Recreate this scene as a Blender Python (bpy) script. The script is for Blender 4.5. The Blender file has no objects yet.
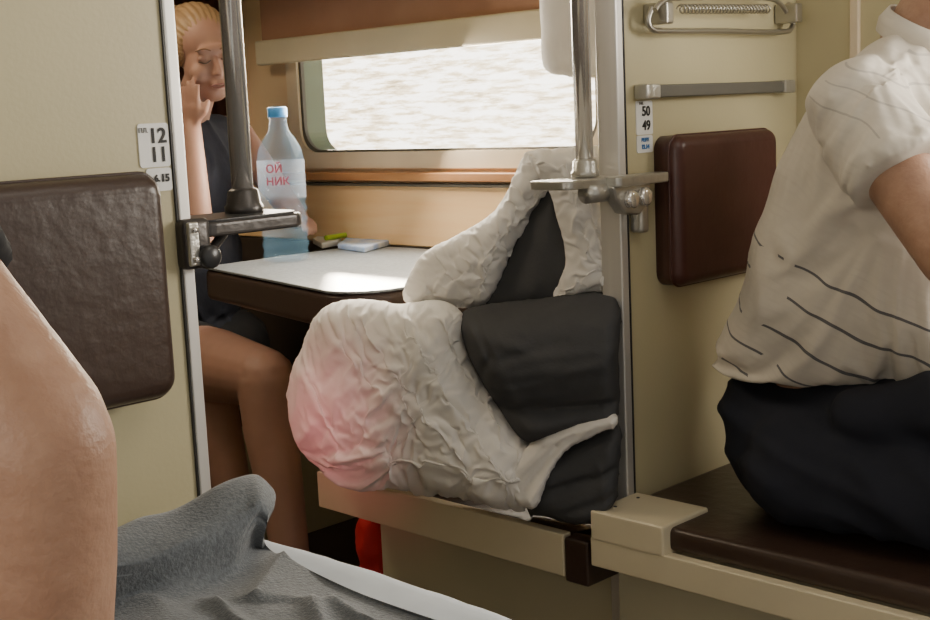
import bpy, bmesh, math, random, time
from mathutils import Vector, Matrix, noise, Euler
random.seed(4)
S=bpy.context.scene
COL=S.collection
# ---------------------------------------------------------------- camera
F_PX=1300.0; H=1.25
pit=math.atan(200/1300.0); yaw=math.radians(45); rho=0.045
Fw=Vector((math.sin(yaw)*math.cos(pit),math.cos(yaw)*math.cos(pit),-math.sin(pit)))
R0=Vector((math.cos(yaw),-math.sin(yaw),0)); U0=R0.cross(Fw)
Rt=R0*math.cos(rho)-U0*math.sin(rho); Up=U0*math.cos(rho)+R0*math.sin(rho)
C=Vector((0,0,H))
VN=Vector((math.sin(yaw),math.cos(yaw),0))
def ray(px,py): return Fw+Rt*((px-465)/F_PX)+Up*((310-py)/F_PX)
def at(px,py,d): return C+ray(px,py)*d
def on(px,py,x=None,y=None,z=None):
    r=ray(px,py)
    if x is not None: t=x/r.x
    elif y is not None: t=y/r.y
    else: t=(z-H)/r.z
    return C+r*t
def proj(p):
    v=p-C; d=v.dot(Fw)
    return (465+F_PX*v.dot(Rt)/d, 310-F_PX*v.dot(Up)/d)
cd=bpy.data.cameras.new("camera"); cam=bpy.data.objects.new("camera",cd); COL.objects.link(cam)
m=Matrix((Rt,Up,-Fw)).transposed().to_4x4(); m.translation=C; cam.matrix_world=m
cd.sensor_width=36; cd.lens=36*F_PX/930; cd.clip_start=0.02
S.camera=cam
# ---------------------------------------------------------------- materials
def mat(name,col,rough=0.5,metal=0.0,col2=None,nscale=8,bump=0.0,bscale=60,alpha=1.0,trans=0.0,sheen=0,sss=0,stretch=None,kind='noise',spec=None,emis=None):
    M=bpy.data.materials.new(name); M.use_nodes=True
    nt=M.node_tree; b=nt.nodes["Principled BSDF"]
    b.inputs["Base Color"].default_value=(*col,1); b.inputs["Roughness"].default_value=rough
    b.inputs["Metallic"].default_value=metal
    if spec is not None: b.inputs["Specular IOR Level"].default_value=spec
    tc=nt.nodes.new("ShaderNodeTexCoord"); mp=nt.nodes.new("ShaderNodeMapping")
    nt.links.new(tc.outputs["Object"],mp.inputs[0])
    if stretch: mp.inputs["Scale"].default_value=stretch
    n=nt.nodes.new("ShaderNodeTexNoise"); n.inputs["Scale"].default_value=nscale; n.inputs["Detail"].default_value=5
    nt.links.new(mp.outputs[0],n.inputs["Vector"])
    cr=nt.nodes.new("ShaderNodeValToRGB"); cr.color_ramp.elements[0].position=.3; cr.color_ramp.elements[1].position=.7
    c2=col2 if col2 else tuple(c*0.88 for c in col)
    cr.color_ramp.elements[0].color=(*c2,1); cr.color_ramp.elements[1].color=(*col,1)
    nt.links.new(n.outputs["Fac"],cr.inputs[0]); nt.links.new(cr.outputs[0],b.inputs["Base Color"])
    if bump>0:
        if kind=='voronoi':
            n2=nt.nodes.new("ShaderNodeTexVoronoi"); n2.inputs["Scale"].default_value=bscale; out=n2.outputs["Distance"]
        else:
            n2=nt.nodes.new("ShaderNodeTexNoise"); n2.inputs["Scale"].default_value=bscale; n2.inputs["Detail"].default_value=4; out=n2.outputs["Fac"]
        nt.links.new(mp.outputs[0],n2.inputs["Vector"])
        bp=nt.nodes.new("ShaderNodeBump"); bp.inputs["Strength"].default_value=bump; bp.inputs["Distance"].default_value=0.01
        nt.links.new(out,bp.inputs["Height"]); nt.links.new(bp.outputs[0],b.inputs["Normal"])
    if alpha<1: b.inputs["Alpha"].default_value=alpha
    if trans: b.inputs["Transmission Weight"].default_value=trans
    if sheen: b.inputs["Sheen Weight"].default_value=sheen
    if sss:
        b.inputs["Subsurface Weight"].default_value=sss; b.inputs["Subsurface Radius"].default_value=(.02,.008,.004); b.inputs["Subsurface Scale"].default_value=.5
    if emis: b.inputs["Emission Color"].default_value=(*emis[0],1); b.inputs["Emission Strength"].default_value=emis[1]
    return M
M_cream=mat("cream_laminate",(.54,.485,.305),.35,nscale=2,bump=.03,bscale=150)
M_cream2=mat("cream_painted_panel",(.60,.56,.41),.4,nscale=3)
M_board=mat("cream_board",(.72,.64,.46),.45,nscale=4,bump=.03,bscale=90)
M_wallw=mat("window_wall_plastic",(.78,.58,.36),.4,nscale=2)
M_sill=mat("orange_wood_panel",(.97,.68,.38),.4,col2=(.93,.60,.30),nscale=5,stretch=(1,.6,8))
M_sill2=mat("brown_wood_trim",(.52,.27,.12),.4,col2=(.42,.2,.09),nscale=5,stretch=(1,.6,8))
M_leather=mat("brown_leatherette",(.048,.028,.021),.34,col2=(.040,.023,.017),nscale=12,bump=.16,bscale=34)
M_maroon=mat("maroon_leatherette",(.075,.027,.022),.36,col2=(.06,.021,.017),nscale=12,bump=.10,bscale=34)
M_alu=mat("brushed_aluminium",(.74,.72,.69),.42,.55,nscale=30,stretch=(1,1,.05))
M_chrome=mat("chrome",(.92,.90,.87),.16,.78,nscale=5)
M_castalu=mat("cast_metal",(.55,.54,.50),.32,.75,nscale=40,bump=.25,bscale=60)
M_dark=mat("dark_plastic",(.03,.03,.032),.3,nscale=20)
M_darkmetal=mat("dark_worn_metal",(.085,.078,.075),.32,.5,nscale=30,bump=.1,bscale=80)
M_sheet=mat("white_cotton_sheet",(.78,.76,.74),.85,col2=(.75,.73,.71),nscale=15,bump=.06,bscale=45,sheen=.1)
M_matt=mat("grey_mattress_ticking",(.072,.074,.080),.95,col2=(.062,.064,.070),nscale=15,bump=.10,bscale=200,spec=.15)
M_fleece=mat("grey_fleece",(.125,.14,.155),.95,col2=(.070,.080,.092),nscale=190,bump=.25,bscale=300,sheen=.3)
M_bedsheet=mat("pale_blue_bed_sheet",(.56,.61,.67),.85,nscale=12,bump=.12,bscale=14)
M_skin=mat("skin",(.40,.235,.155),.5,col2=(.33,.18,.115),nscale=45,bump=.14,bscale=170,sss=.08)
M_skin2=mat("fair_skin",(.44,.25,.19),.55,col2=(.39,.215,.16),nscale=12,bump=.02,bscale=150,sss=.1)
M_hair=mat("blonde_hair",(.42,.27,.14),.5,col2=(.26,.155,.075),nscale=20,stretch=(7,.5,1),bump=.08,bscale=40)
M_hair2=mat("brown_hair",(.10,.06,.04),.6,col2=(.05,.03,.02),nscale=60,bump=.5,bscale=90)
M_navy=mat("navy_cotton",(.020,.023,.038),.85,nscale=20,bump=.2,bscale=40)
M_black=mat("black_cotton",(.012,.012,.014),.9,nscale=20)
M_pants=mat("charcoal_trousers",(.022,.024,.034),.9,col2=(.018,.020,.029),nscale=14,bump=.06,bscale=60,spec=.2)
M_floor=mat("floor_linoleum",(.07,.05,.04),.5,nscale=15)
M_ceil=mat("ceiling_white",(.75,.73,.68),.6)
M_white=mat("white_plastic",(.82,.82,.80),.4)
M_ink=mat("black_ink",(.01,.01,.01),.6)
M_redink=mat("red_ink",(.70,.10,.16),.5)
M_blueink=mat("blue_ink",(.05,.2,.5),.5)
M_blind=mat("tan_roller_blind",(.46,.26,.17),.8,col2=(.40,.21,.13),nscale=6,bump=.05,bscale=100)
M_curt=mat("brown_curtain",(.20,.08,.045),.85,col2=(.14,.05,.028),nscale=10)
M_tabletop=mat("grey_speckled_laminate",(.27,.295,.32),.38,col2=(.15,.17,.19),nscale=95)
M_tabedge=mat("dark_brown_table_edge",(.065,.040,.034),.4,nscale=12)
M_bottle=mat("clear_blue_plastic",(.30,.62,.95),.05,alpha=.10,nscale=4)
M_water=mat("water",(.40,.70,.95),.03,alpha=.05)
M_cap=mat("blue_cap",(.08,.34,.80),.35)
M_label=mat("white_bottle_label",(.70,.76,.90),.5,alpha=.22)
M_red=mat("red_fabric",(.62,.02,.03),.7,nscale=12,bump=.2,bscale=50)
M_lip=mat("lips",(.33,.14,.11),.5)
M_green=mat("lime_plastic",(.42,.62,.05),.4)
M_bluepk=mat("blue_packet",(.12,.32,.80),.35,col2=(.80,.86,.94),nscale=16,bump=.4,bscale=30)
M_rubber=mat("window_rubber",(.10,.09,.07),.6)
M_reveal=mat("window_reveal",(.15,.19,.12),.6)
M_frame=mat("window_frame",(.76,.64,.47),.35)
M_tableshade=mat("under_table_shade",(.045,.03,.024),.6)  # dark colour painted in as the shade below the table
# ---------------------------------------------------------------- object helpers
def link(me,name,material=None,smooth=False,recenter=True):
    if recenter and len(me.vertices):
        xs=[v.co for v in me.vertices]
        mn=Vector((min(c.x for c in xs),min(c.y for c in xs),min(c.z for c in xs)))
        mx=Vector((max(c.x for c in xs),max(c.y for c in xs),max(c.z for c in xs)))
        c=(mn+mx)/2; me.transform(Matrix.Translation(-c))
    else: c=Vector((0,0,0))
    o=bpy.data.objects.new(name,me); o.location=c; COL.objects.link(o)
    if material: me.materials.clear(); me.materials.append(material)
    if smooth:
        for p in me.polygons: p.use_smooth=True
    return o
def parent(ch,pa):
    for c in (ch if isinstance(ch,(list,tuple)) else [ch]):
        c.parent=pa; c.matrix_parent_inverse=Matrix.Translation(pa.location).inverted()
def top(o,label,cat,group=None):
    o["label"]=label; o["category"]=cat
    if group: o["group"]=group
    return o
def struct(o): o["kind"]="structure"; return o
def empty(name,loc):
    e=bpy.data.objects.new(name,None); e.location=loc; e.empty_display_size=.05; COL.objects.link(e); return e
def bmobj(bm,name,material,smooth=False):
    me=bpy.data.meshes.new(name); bmesh.ops.recalc_face_normals(bm,faces=bm.faces); bm.to_mesh(me); bm.free()
    return link(me,name,material,smooth)
def box(name,x0,x1,y0,y1,z0,z1,material,bev=0.0,seg=3):
    bm=bmesh.new(); bmesh.ops.create_cube(bm,size=1)
    for v in bm.verts: v.co=Vector(((x0+x1)/2+v.co.x*(x1-x0),(y0+y1)/2+v.co.y*(y1-y0),(z0+z1)/2+v.co.z*(z1-z0)))
    if bev>0: bmesh.ops.bevel(bm,geom=list(bm.edges),offset=bev,segments=seg,affect='EDGES',profile=.6)
    return bmobj(bm,name,material,bev>0.006)
def extr(name,pts,vec,material,bev=0,seg=3,smooth=False):
    bm=bmesh.new(); vs=[bm.verts.new(p) for p in pts]; f=bm.faces.new(vs)
    r=bmesh.ops.extrude_face_region(bm,geom=[f]); 
    bmesh.ops.translate(bm,vec=vec,verts=[e for e in r['geom'] if isinstance(e,bmesh.types.BMVert)])
    bmesh.ops.recalc_face_normals(bm,faces=bm.faces)
    if bev>0:
        ed=[e for e in bm.edges if len(e.link_faces)==2 and e.calc_face_angle(0)>.7]
        bmesh.ops.bevel(bm,geom=ed,offset=bev,segments=seg,affect='EDGES',profile=.6)
    return bmobj(bm,name,material,smooth)
def rrect(c0,c1,r,n=6):
    (a0,b0),(a1,b1)=c0,c1; out=[]
    for cx,cy,s in((a1-r,b1-r,0),(a0+r,b1-r,1),(a0+r,b0+r,2),(a1-r,b0+r,3)):
        for i in range(n+1):
            t=math.pi/2*(s+i/n); out.append((cx+r*math.cos(t),cy+r*math.sin(t)))
    return out
def lathe(name,prof,c,material,seg=32,cap=True):
    bm=bmesh.new(); rings=[]
    for r,z in prof:
        rings.append([bm.verts.new((c[0]+r*math.cos(2*math.pi*i/seg),c[1]+r*math.sin(2*math.pi*i/seg),c[2]+z)) for i in range(seg)])
    for a,b in zip(rings,rings[1:]):
        for i in range(seg): bm.faces.new((a[i],a[(i+1)%seg],b[(i+1)%seg],b[i]))
    if cap: bm.faces.new(rings[0]); bm.faces.new(rings[-1])
    return bmobj(bm,name,material,True)
def tube(name,pts,r,material,cyc=False,res=6):
    cu=bpy.data.curves.new(name,'CURVE'); cu.dimensions='3D'; cu.bevel_depth=r; cu.bevel_resolution=res; cu.use_fill_caps=True
    sp=cu.splines.new('POLY'); sp.points.add(len(pts)-1)
    for p,q in zip(sp.points,pts): p.co=(*q,1)
    sp.use_cyclic_u=cyc
    o=bpy.data.objects.new(name,cu); COL.objects.link(o)
    dg=bpy.context.evaluated_depsgraph_get(); me=bpy.data.meshes.new_from_object(o.evaluated_get(dg)); bpy.data.objects.remove(o)
    return link(me,name,material,True)
def catm(pts,n=8,cyc=False):
    P=[Vector(p) for p in pts]; out=[]; L=len(P)
    rng=range(L) if cyc else range(L-1)
    for i in rng:
        if cyc: a,b,c,d=P[i-1],P[i],P[(i+1)%L],P[(i+2)%L]
        else: a,b,c,d=P[max(i-1,0)],P[i],P[i+1],P[min(i+2,L-1)]
        for k in range(n):
            t=k/n
            out.append(.5*((2*b)+(c-a)*t+(2*a-5*b+4*c-d)*t*t+(3*b-a-3*c+d)*t**3))
    if not cyc: out.append(P[-1])
    return out
def text(name,s,size,origin,xdir,updir,material,ext=.0004,align='CENTER',bold=0.0):
    cu=bpy.data.curves.new(name,'FONT'); cu.body=s; cu.size=size; cu.extrude=ext; cu.align_x=align; cu.align_y='CENTER'; cu.offset=bold
    o=bpy.data.objects.new(name,cu); COL.objects.link(o)
    dg=bpy.context.evaluated_depsgraph_get(); dg.update(); me=bpy.data.meshes.new_from_object(o.evaluated_get(dg)); bpy.data.objects.remove(o)
    x=Vector(xdir).normalized(); u=Vector(updir).normalized(); z=x.cross(u)
    M=Matrix((x,u,z)).transposed().to_4x4(); M.translation=Vector(origin); me.transform(M)
    return link(me,name,material)
# soft bodies ------------------------------------------------------
def b_ell(bm,c,r,rot=None,sub=3):
    M=Matrix.Translation(Vector(c))@((rot if rot else Matrix.Identity(4)).to_4x4())@Matrix.Diagonal((*(r if hasattr(r,'__len__') else (r,r,r)),1))
    bmesh.ops.create_icosphere(bm,subdivisions=sub,radius=1,matrix=M)
def b_cap(bm,p0,r0,p1,r1,e0=True,e1=True):
    p0=Vector(p0);p1=Vector(p1);d=p1-p0;L=d.length
    M=Matrix.Translation((p0+p1)/2)@d.to_track_quat('Z','Y').to_matrix().to_4x4()
    bmesh.ops.create_cone(bm,cap_ends=True,segments=20,radius1=r0,radius2=r1,depth=L,matrix=M)
    if e0: b_ell(bm,p0,r0,sub=2)
    if e1: b_ell(bm,p1,r1,sub=2)
def b_chain(bm,pts):
    for (p,r),(q,s) in zip(pts,pts[1:]): b_cap(bm,p,r,q,s)
def b_prism(bm,pts,vec):
    vs=[bm.verts.new(p) for p in pts]; f=bm.faces.new(vs)
    r=bmesh.ops.extrude_face_region(bm,geom=[f]); nv=[e for e in r['geom'] if isinstance(e,bmesh.types.BMVert)]
    bmesh.ops.translate(bm,vec=vec,verts=nv)
def smooth_me(me2,k):
    b=bmesh.new(); b.from_mesh(me2)
    for _ in range(k): bmesh.ops.smooth_vert(b,verts=b.verts,factor=.5,use_axis_x=True,use_axis_y=True,use_axis_z=True)
    b.to_mesh(me2); b.free()
def solidify(bm,name,voxel,smooth,material,fn=None,post=0):
    bmesh.ops.recalc_face_normals(bm,faces=bm.faces)
    me=bpy.data.meshes.new(name); bm.to_mesh(me); bm.free()
    o=bpy.data.objects.new(name,me); COL.objects.link(o)
    md=o.modifiers.new("r",'REMESH'); md.mode='VOXEL'; md.voxel_size=voxel
    if smooth:
        sm=o.modifiers.new("s",'SMOOTH'); sm.iterations=smooth; sm.factor=.5
    dg=bpy.context.evaluated_depsgraph_get(); dg.update()
    me2=bpy.data.meshes.new_from_object(o.evaluated_get(dg)); bpy.data.objects.remove(o)
    if fn:
        ns=[v.normal.copy() for v in me2.vertices]
        new=[fn(v.co.copy(),n) for v,n in zip(me2.vertices,ns)]
        for v,c in zip(me2.vertices,new): v.co=c
        me2.update()
        if post: smooth_me(me2,post)
    return link(me2,name,material,True)
def clothify(o,grow,frames,pin,shrink_in=.012,bend=.05,grav=1.0,stiff=8,sub=1,qual=5,relax=0):
    """let the fabric buckle into natural folds over a slightly smaller core"""
    t0=time.time()
    me=o.data; me.transform(Matrix.Translation(o.location)); o.location=(0,0,0); me.update()
    core=me.copy(); ns=[v.normal.copy() for v in core.vertices]
    for v,n in zip(core.vertices,ns): v.co=v.co-n*shrink_in
    co=bpy.data.objects.new("tmp_core",core); COL.objects.link(co)
    cm=co.modifiers.new("c",'COLLISION'); co.collision.thickness_outer=.003; co.collision.cloth_friction=20
    vg=o.vertex_groups.new(name="pin")
    for v in me.vertices:
        w_=pin(v.co,v.normal)
        if w_>0: vg.add([v.index],w_,'REPLACE')
    cl=o.modifiers.new("cloth",'CLOTH'); st=cl.settings
    st.quality=qual; st.mass=.15; st.tension_stiffness=stiff; st.compression_stiffness=stiff; st.shear_stiffness=stiff*.6; st.bending_stiffness=bend
    st.tension_damping=8; st.compression_damping=8; st.shear_damping=8; st.bending_damping=.5; st.air_damping=3
    st.shrink_min=-grow; st.shrink_max=-grow; st.vertex_group_mass="pin"; st.effector_weights.gravity=grav
    cs=cl.collision_settings; cs.use_collision=True; cs.distance_min=.004; cs.collision_quality=2; cs.use_self_collision=False
    cl.point_cache.frame_start=1; cl.point_cache.frame_end=frames+1
    for f in range(1,frames+1): S.frame_set(f)
    dg=bpy.context.evaluated_depsgraph_get(); me2=bpy.data.meshes.new_from_object(o.evaluated_get(dg))
    name=o.name; material=me.materials[0]
    bpy.data.objects.remove(o); bpy.data.objects.remove(co); S.frame_set(1)
    if relax: smooth_me(me2,relax)
    n=link(me2,name,material,True)
    if name!=n.name: n.name=name
    if sub: md=n.modifiers.new("s",'SUBSURF'); md.levels=sub; md.render_levels=sub
    print("cloth",name,len(me2.vertices),round(time.time()-t0,1)); return n
def ridged(p,s,st=(1,1,1),pw=3):
    q=Vector((p.x*s*st[0],p.y*s*st[1],p.z*s*st[2]))
    w=noise.noise_vector(q*.6)*.5
    return (1-min(1,abs(noise.noise(q+w))*2.2))**pw
def folds(px,py,ang,L,W,seed,pw=2.0):
    a=math.radians(ang); u=px*math.cos(a)+py*math.sin(a); v=-px*math.sin(a)+py*math.cos(a)
    q=Vector((u/L,v/W+.6*noise.noise(Vector((u/L*1.3,v/W*.4,seed))),seed))
    return (1-min(1,abs(noise.noise(q))*2.4))**pw
def segd(x,y,a,b):
    dx,dy=b[0]-a[0],b[1]-a[1]; L=dx*dx+dy*dy
    t=max(0,min(1,((x-a[0])*dx+(y-a[1])*dy)/L)) if L else 0
    return math.hypot(x-a[0]-t*dx,y-a[1]-t*dy)
def polyd(x,y,P): return min(segd(x,y,P[i-1],P[i]) for i in range(len(P)))

# ================================================================= ROOM
WX=2.55; PY=1.50
Lx=on(191,250,y=PY).x      # corridor edge of the compartment partition
Rx=on(621,300,y=PY).x      # corridor edge of the side partition
struct(box("floor",-1.1,2.75,-1.6,5.2,-.06,0,M_floor))
struct(box("ceiling",-1.1,2.75,-1.6,5.2,2.45,2.5,M_ceil))
wy0=on(602,120,x=WX).y; wy1=on(302,110,x=WX).y
wz0=on(420,152,x=WX).z; wz1=wz0+.75
mw0,mw1=-.35,.72
struct(box("wall_window_side",WX,WX+.09,-1.6,5.2,0,wz0,M_wallw))
struct(box("wall_window_side.001",WX,WX+.09,-1.6,5.2,wz1,2.45,M_wallw))
struct(box("wall_window_side.002",WX,WX+.09,-1.6,mw0,wz0,wz1,M_cream))
struct(box("wall_window_side.003",WX,WX+.09,mw1,wy0,wz0,wz1,M_cream))
struct(box("wall_window_side.004",WX,WX+.09,wy1,5.2,wz0,wz1,M_wallw))
struct(box("wall_far",-1.1,WX,5.15,5.2,0,2.45,M_cream2))
struct(box("wall_compartment_side",-1.1,-1.02,-1.6,5.2,0,1.0,M_cream))
struct(box("wall_compartment_side.001",-1.1,-1.02,-1.6,5.2,1.85,2.45,M_cream))
struct(box("wall_compartment_side.002",-1.1,-1.02,.95,5.2,1.0,1.85,M_cream))
struct(box("wall_compartment_side.003",-1.1,-1.02,-1.6,-.3,1.0,1.85,M_cream))
struct(box("wall_partition_compartment",-1.02,Lx-.012,PY,PY+.03,0,2.45,M_cream))
struct(box("trim_1",Lx-.018,Lx,PY-.006,PY+.036,0,2.45,M_alu,.003))
struct(box("trim_2",Lx-.0205,Lx-.018,PY-.004,PY,0,2.45,M_dark))
struct(box("wall_partition_side",Rx+.02,WX,PY,PY+.035,0,2.45,M_cream))
struct(box("trim_3",Rx,Rx+.022,PY-.004,PY+.045,0,2.45,M_alu,.004))
struct(box("trim_4",Rx+.022,Rx+.0245,PY-.005,PY,0,2.45,M_dark))
struct(box("wall_partition_far",1.93,WX,4.0,4.03,0,2.45,M_cream2))
t5=on(852,60,x=WX).y
struct(box("trim_5",WX-.012,WX,t5-.02,t5,.3,2.45,M_frame,.003))
struct(box("table_shade_panel",WX-.014,WX,2.25,4.0,.0,.865,M_tableshade,.002))  # added dark panel, imitates table shade on the lower wall
def ring(name,x,outer,inner,th,material,r1=.05,r2=.06):
    bm=bmesh.new()
    A=rrect(outer[0],outer[1],r1,8); B=rrect(inner[0],inner[1],r2,8)
    va=[bm.verts.new((x,a,b)) for a,b in A]; vb=[bm.verts.new((x,a,b)) for a,b in B]
    va2=[bm.verts.new((x+th,a,b)) for a,b in A]; vb2=[bm.verts.new((x+th,a,b)) for a,b in B]
    n=len(A)
    for i in range(n):
        j=(i+1)%n
        bm.faces.new((va[i],va[j],vb[j],vb[i])); bm.faces.new((va2[i],vb2[i],vb2[j],va2[j]))
        bm.faces.new((va[i],va2[i],va2[j],va[j])); bm.faces.new((vb[i],vb[j],vb2[j],vb2[i]))
    return bmobj(bm,name,material)
w=empty("window_1",(WX,(wy0+wy1)/2,wz0)); struct(w)
fr=ring("window_frame",WX-.015,((wy0-.055,wz0-.045),(wy1+.05,wz1+.05)),((wy0+.003,wz0+.003),(wy1-.003,wz1-.01)),.015,M_frame,.04,.07)
rb=ring("window_seal",WX-.006,((wy0-.01,wz0-.01),(wy1+.01,wz1+.01)),((wy0+.014,wz0+.010),(wy1-.014,wz1-.02)),.012,M_rubber,.05,.075)
rv=ring("window_reveal",WX+.014,((wy0-.001,wz0-.001),(wy1+.001,wz1+.001)),((wy0+.004,wz0+.002),(wy1-.004,wz1-.006)),.075,M_reveal,.05,.075)
M_glass=mat("window_glass",(.9,.95,.95),.02,alpha=.05)
gl=box("window_pane",WX+.008,WX+.012,wy0,wy1,wz0,wz1,M_glass)
parent([fr,rb,rv,gl],w)
sz=on(400,181,x=WX-.03).z
struct(box("trim_6",WX-.04,WX,PY+.05,4.0,sz-.0,sz+.024,M_sill2,.004))
struct(box("trim_7",WX-.016,WX,PY+.05,4.0,.87,sz-.012,M_sill,.003))
struct(box("trim_8",WX-.03,WX,PY+.05,4.0,sz-.016,sz-.008,M_rubber,.002))
bz=on(252,66,x=WX-.05).z; bz=(bz+on(540,40,x=WX-.05).z)/2
e=top(empty("roller_blind",(WX-.04,(wy0+wy1)/2,1.75)),"tan roller blind pulled halfway down the window","window blind")
bl=box("blind_fabric",WX-.045,WX-.040,wy0-.03,wy1+.12,bz+.05,1.70,M_blind)
bb=box("bottom_bar",WX-.062,WX-.034,wy0-.05,wy1+.14,bz,bz+.075,M_board,.008)
ro=box("roller_case",WX-.08,WX-.001,wy0-.05,wy1+.14,1.68,1.755,M_cream2,.01)
parent([bl,bb,ro],e)
w2=empty("window_2",(WX,(mw0+mw1)/2,wz0)); struct(w2)
f2=ring("window_frame",WX-.02,((mw0-.05,wz0-.045),(mw1+.05,wz1+.05)),((mw0+.005,wz0+.005),(mw1-.005,wz1-.01)),.06,M_frame,.04,.07); parent(f2,w2)
def curtain(name,y0,y1,z0,z1,x,material):
    bm=bmesh.new(); n=60; rows=[]
    for k in range(2):
        rows.append([bm.verts.new((x+.014*math.sin(i*.9)+.004*math.sin(i*2.3),y0+(y1-y0)*i/n,z0 if k==0 else z1)) for i in range(n+1)])
    for i in range(n): bm.faces.new((rows[0][i],rows[0][i+1],rows[1][i+1],rows[1][i]))
    r=bmesh.ops.solidify(bm,geom=bm.faces[:],thickness=.003)
    return bmobj(bm,name,material,True)
cy0=on(232,60,x=WX-.05).y
top(curtain("window_curtain",cy0,3.98,1.10,1.74,WX-.035,M_curt),"dark reddish brown pleated window curtain","curtain")
def outside():
    M=bpy.data.materials.new("sunlit_trackside"); M.use_nodes=True; nt=M.node_tree
    for n in list(nt.nodes): nt.nodes.remove(n)
    out=nt.nodes.new("ShaderNodeOutputMaterial"); em=nt.nodes.new("ShaderNodeEmission"); tc=nt.nodes.new("ShaderNodeTexCoord")
    mp=nt.nodes.new("ShaderNodeMapping"); mp.inputs["Scale"].default_value=(1,.75,6)
    no=nt.nodes.new("ShaderNodeTexNoise"); no.inputs["Scale"].default_value=5.0; no.inputs["Detail"].default_value=9; no.inputs["Roughness"].default_value=.74
    cr=nt.nodes.new("ShaderNodeValToRGB"); e=cr.color_ramp.elements
    e[0].position=.32; e[0].color=(.20,.15,.08,1); e[1].position=.54; e[1].color=(1,.94,.83,1)
    x=e.new(.45); x.color=(.66,.53,.34,1)
    nt.links.new(tc.outputs["Object"],mp.inputs[0]); nt.links.new(mp.outputs[0],no.inputs["Vector"]); nt.links.new(no.outputs["Fac"],cr.inputs[0])
    nt.links.new(cr.outputs[0],em.inputs[0]); em.inputs[1].default_value=6.0; nt.links.new(em.outputs[0],out.inputs[0])
    return M
o=box("trackside_vegetation",5.0,5.05,-3,12,-.5,2.2,outside()); o["kind"]="stuff"
top(o,"bright sunlit blur of trackside trees outside the train","vegetation")

# ================================================================= SIDE BERTHS
FX=on(593,520,y=PY).x   # berth front
zt=on(593,510,x=FX).z; zb1=on(593,535,x=FX).z; zb0=on(593,563,x=FX).z
e=top(empty("side_bench",(2.2,1.1,0)),"side bench with dark brown padded seat and cream front board","bench")
seat=box("seat_cushion",FX+.008,WX-.01,.70,PY-.012,zb1+.002,zt-.004,M_leather,.014)
bd=box("front_board",FX-.012,FX+.012,.66,PY-.002,zb0,zb1,M_board,.003)
bs=box("bench_base",FX+.07,WX-.01,.70,PY-.002,0.0,zb1-.002,M_cream2)
cp=extr("corner_cover",[(FX-.014,PY-.004,zb1-.004),(FX-.014,PY-.17,zb1-.004),(FX+.13,PY-.17,zb1-.004),(FX+.13,PY-.004,zb1-.004)],Vector((0,0,zt-zb1+.008)),M_board,.006)
sc_=[]
for (dx_,dy_) in((.03,-.03),(.10,-.03)):
    sc_.append(lathe("screw",[(.0035,0),(.003,.0015)],(FX+dx_,PY+dy_,zt+.004),M_darkmetal,12))
parent([seat,bd,bs,cp]+sc_,e)
Y1=on(321,478,x=FX).y; Y0=PY+.05
yA=on(591,540,x=FX).y; yB=on(567,540,x=FX).y
fz1=on(321,472,x=FX).z; fz0=on(321,500,x=FX).z
e=top(empty("side_berth",(2.2,1.9,0)),"folding side berth with cream front board holding bedding","berth")
s1=box("seat_cushion",FX+.012,WX-.02,yA,Y1-.01,fz1-.05,fz1+.0,M_leather,.012)
s2=box("front_board",FX-.012,FX+.012,yB,Y1,fz0-.012,fz1+.004,M_board,.003)
s3=box("end_block",FX-.012,FX+.10,yA,yB-.002,fz0-.02,fz1,M_leather,.006)
yb=on(381,540,x=FX+.12).y
s4=box("berth_base",FX+.12,WX-.02,PY+.05,yb,0,fz1-.05,M_cream2,.003)
parent([s1,s2,s3,s4],e)
e=top(empty("side_berth",(2.2,3.5,0)),"side berth seat with brown padding beyond the table","berth")
s1=box("seat_cushion",FX+.012,WX-.02,3.0,3.98,fz1-.05,fz1,M_leather,.012); s4=box("berth_base",FX+.1,WX-.02,3.05,3.98,0,fz1-.05,M_cream2,.003)
parent([s1,s4],e)
e=top(empty("upper_berth",(2.25,2.7,1.78)),"upper side berth board above the window table","berth")
s1=box("berth_board",1.98,WX-.001,PY+.046,3.999,1.76,1.79,M_cream2,.005); s2=box("berth_cushion",1.99,WX-.01,PY+.05,3.98,1.792,1.84,M_leather,.012)
parent([s1,s2],e)

# ================================================================= CUSHIONS ON PARTITIONS
cz1=on(100,177,y=PY-.06).z; cz0=on(150,402,y=PY-.06).z; cx=on(172,280,y=PY-.06).x
def cushion(name,x0,x1,z0,z1,y0,y1,material,label):
    bm=bmesh.new()
    P=rrect((x0,z0),(x1,z1),.028,6)
    b_prism(bm,[(a,y1,b) for a,b in P],Vector((0,y0-y1,0)))
    bmesh.ops.recalc_face_normals(bm,faces=bm.faces)
    ed=[q for q in bm.edges if len(q.link_faces)==2 and q.calc_face_angle(0)>1.2 and (q.verts[0].co.y+q.verts[1].co.y)/2<(y0+y1)/2]
    bmesh.ops.bevel(bm,geom=ed,offset=.022,segments=7,affect='EDGES',profile=.5)
    o=top(bmobj(bm,name,material,True),label,"cushion")
    pp=tube("piping",[(a,y0+.023,b) for a,b in rrect((x0-.0005,z0-.0005),(x1+.0005,z1+.0005),.028,6)],.0025,material,cyc=True,res=3)
    parent(pp,o); return o
cushion("backrest_cushion",-1.018,cx,cz0,cz1,PY-.065,PY-.0005,M_leather,"dark brown leatherette backrest cushion on the compartment partition")
xl=on(657,210,y=PY-.005).x; xr_=on(777,160,y=PY-.05).x; z1=on(664,137,y=PY-.05).z; z0=on(664,291,y=PY-.05).z
cushion("backrest_cushion",xl,xr_,z0,z1,PY-.058,PY-.0005,M_maroon,"maroon leatherette backrest cushion on the side partition behind the man")

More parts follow.
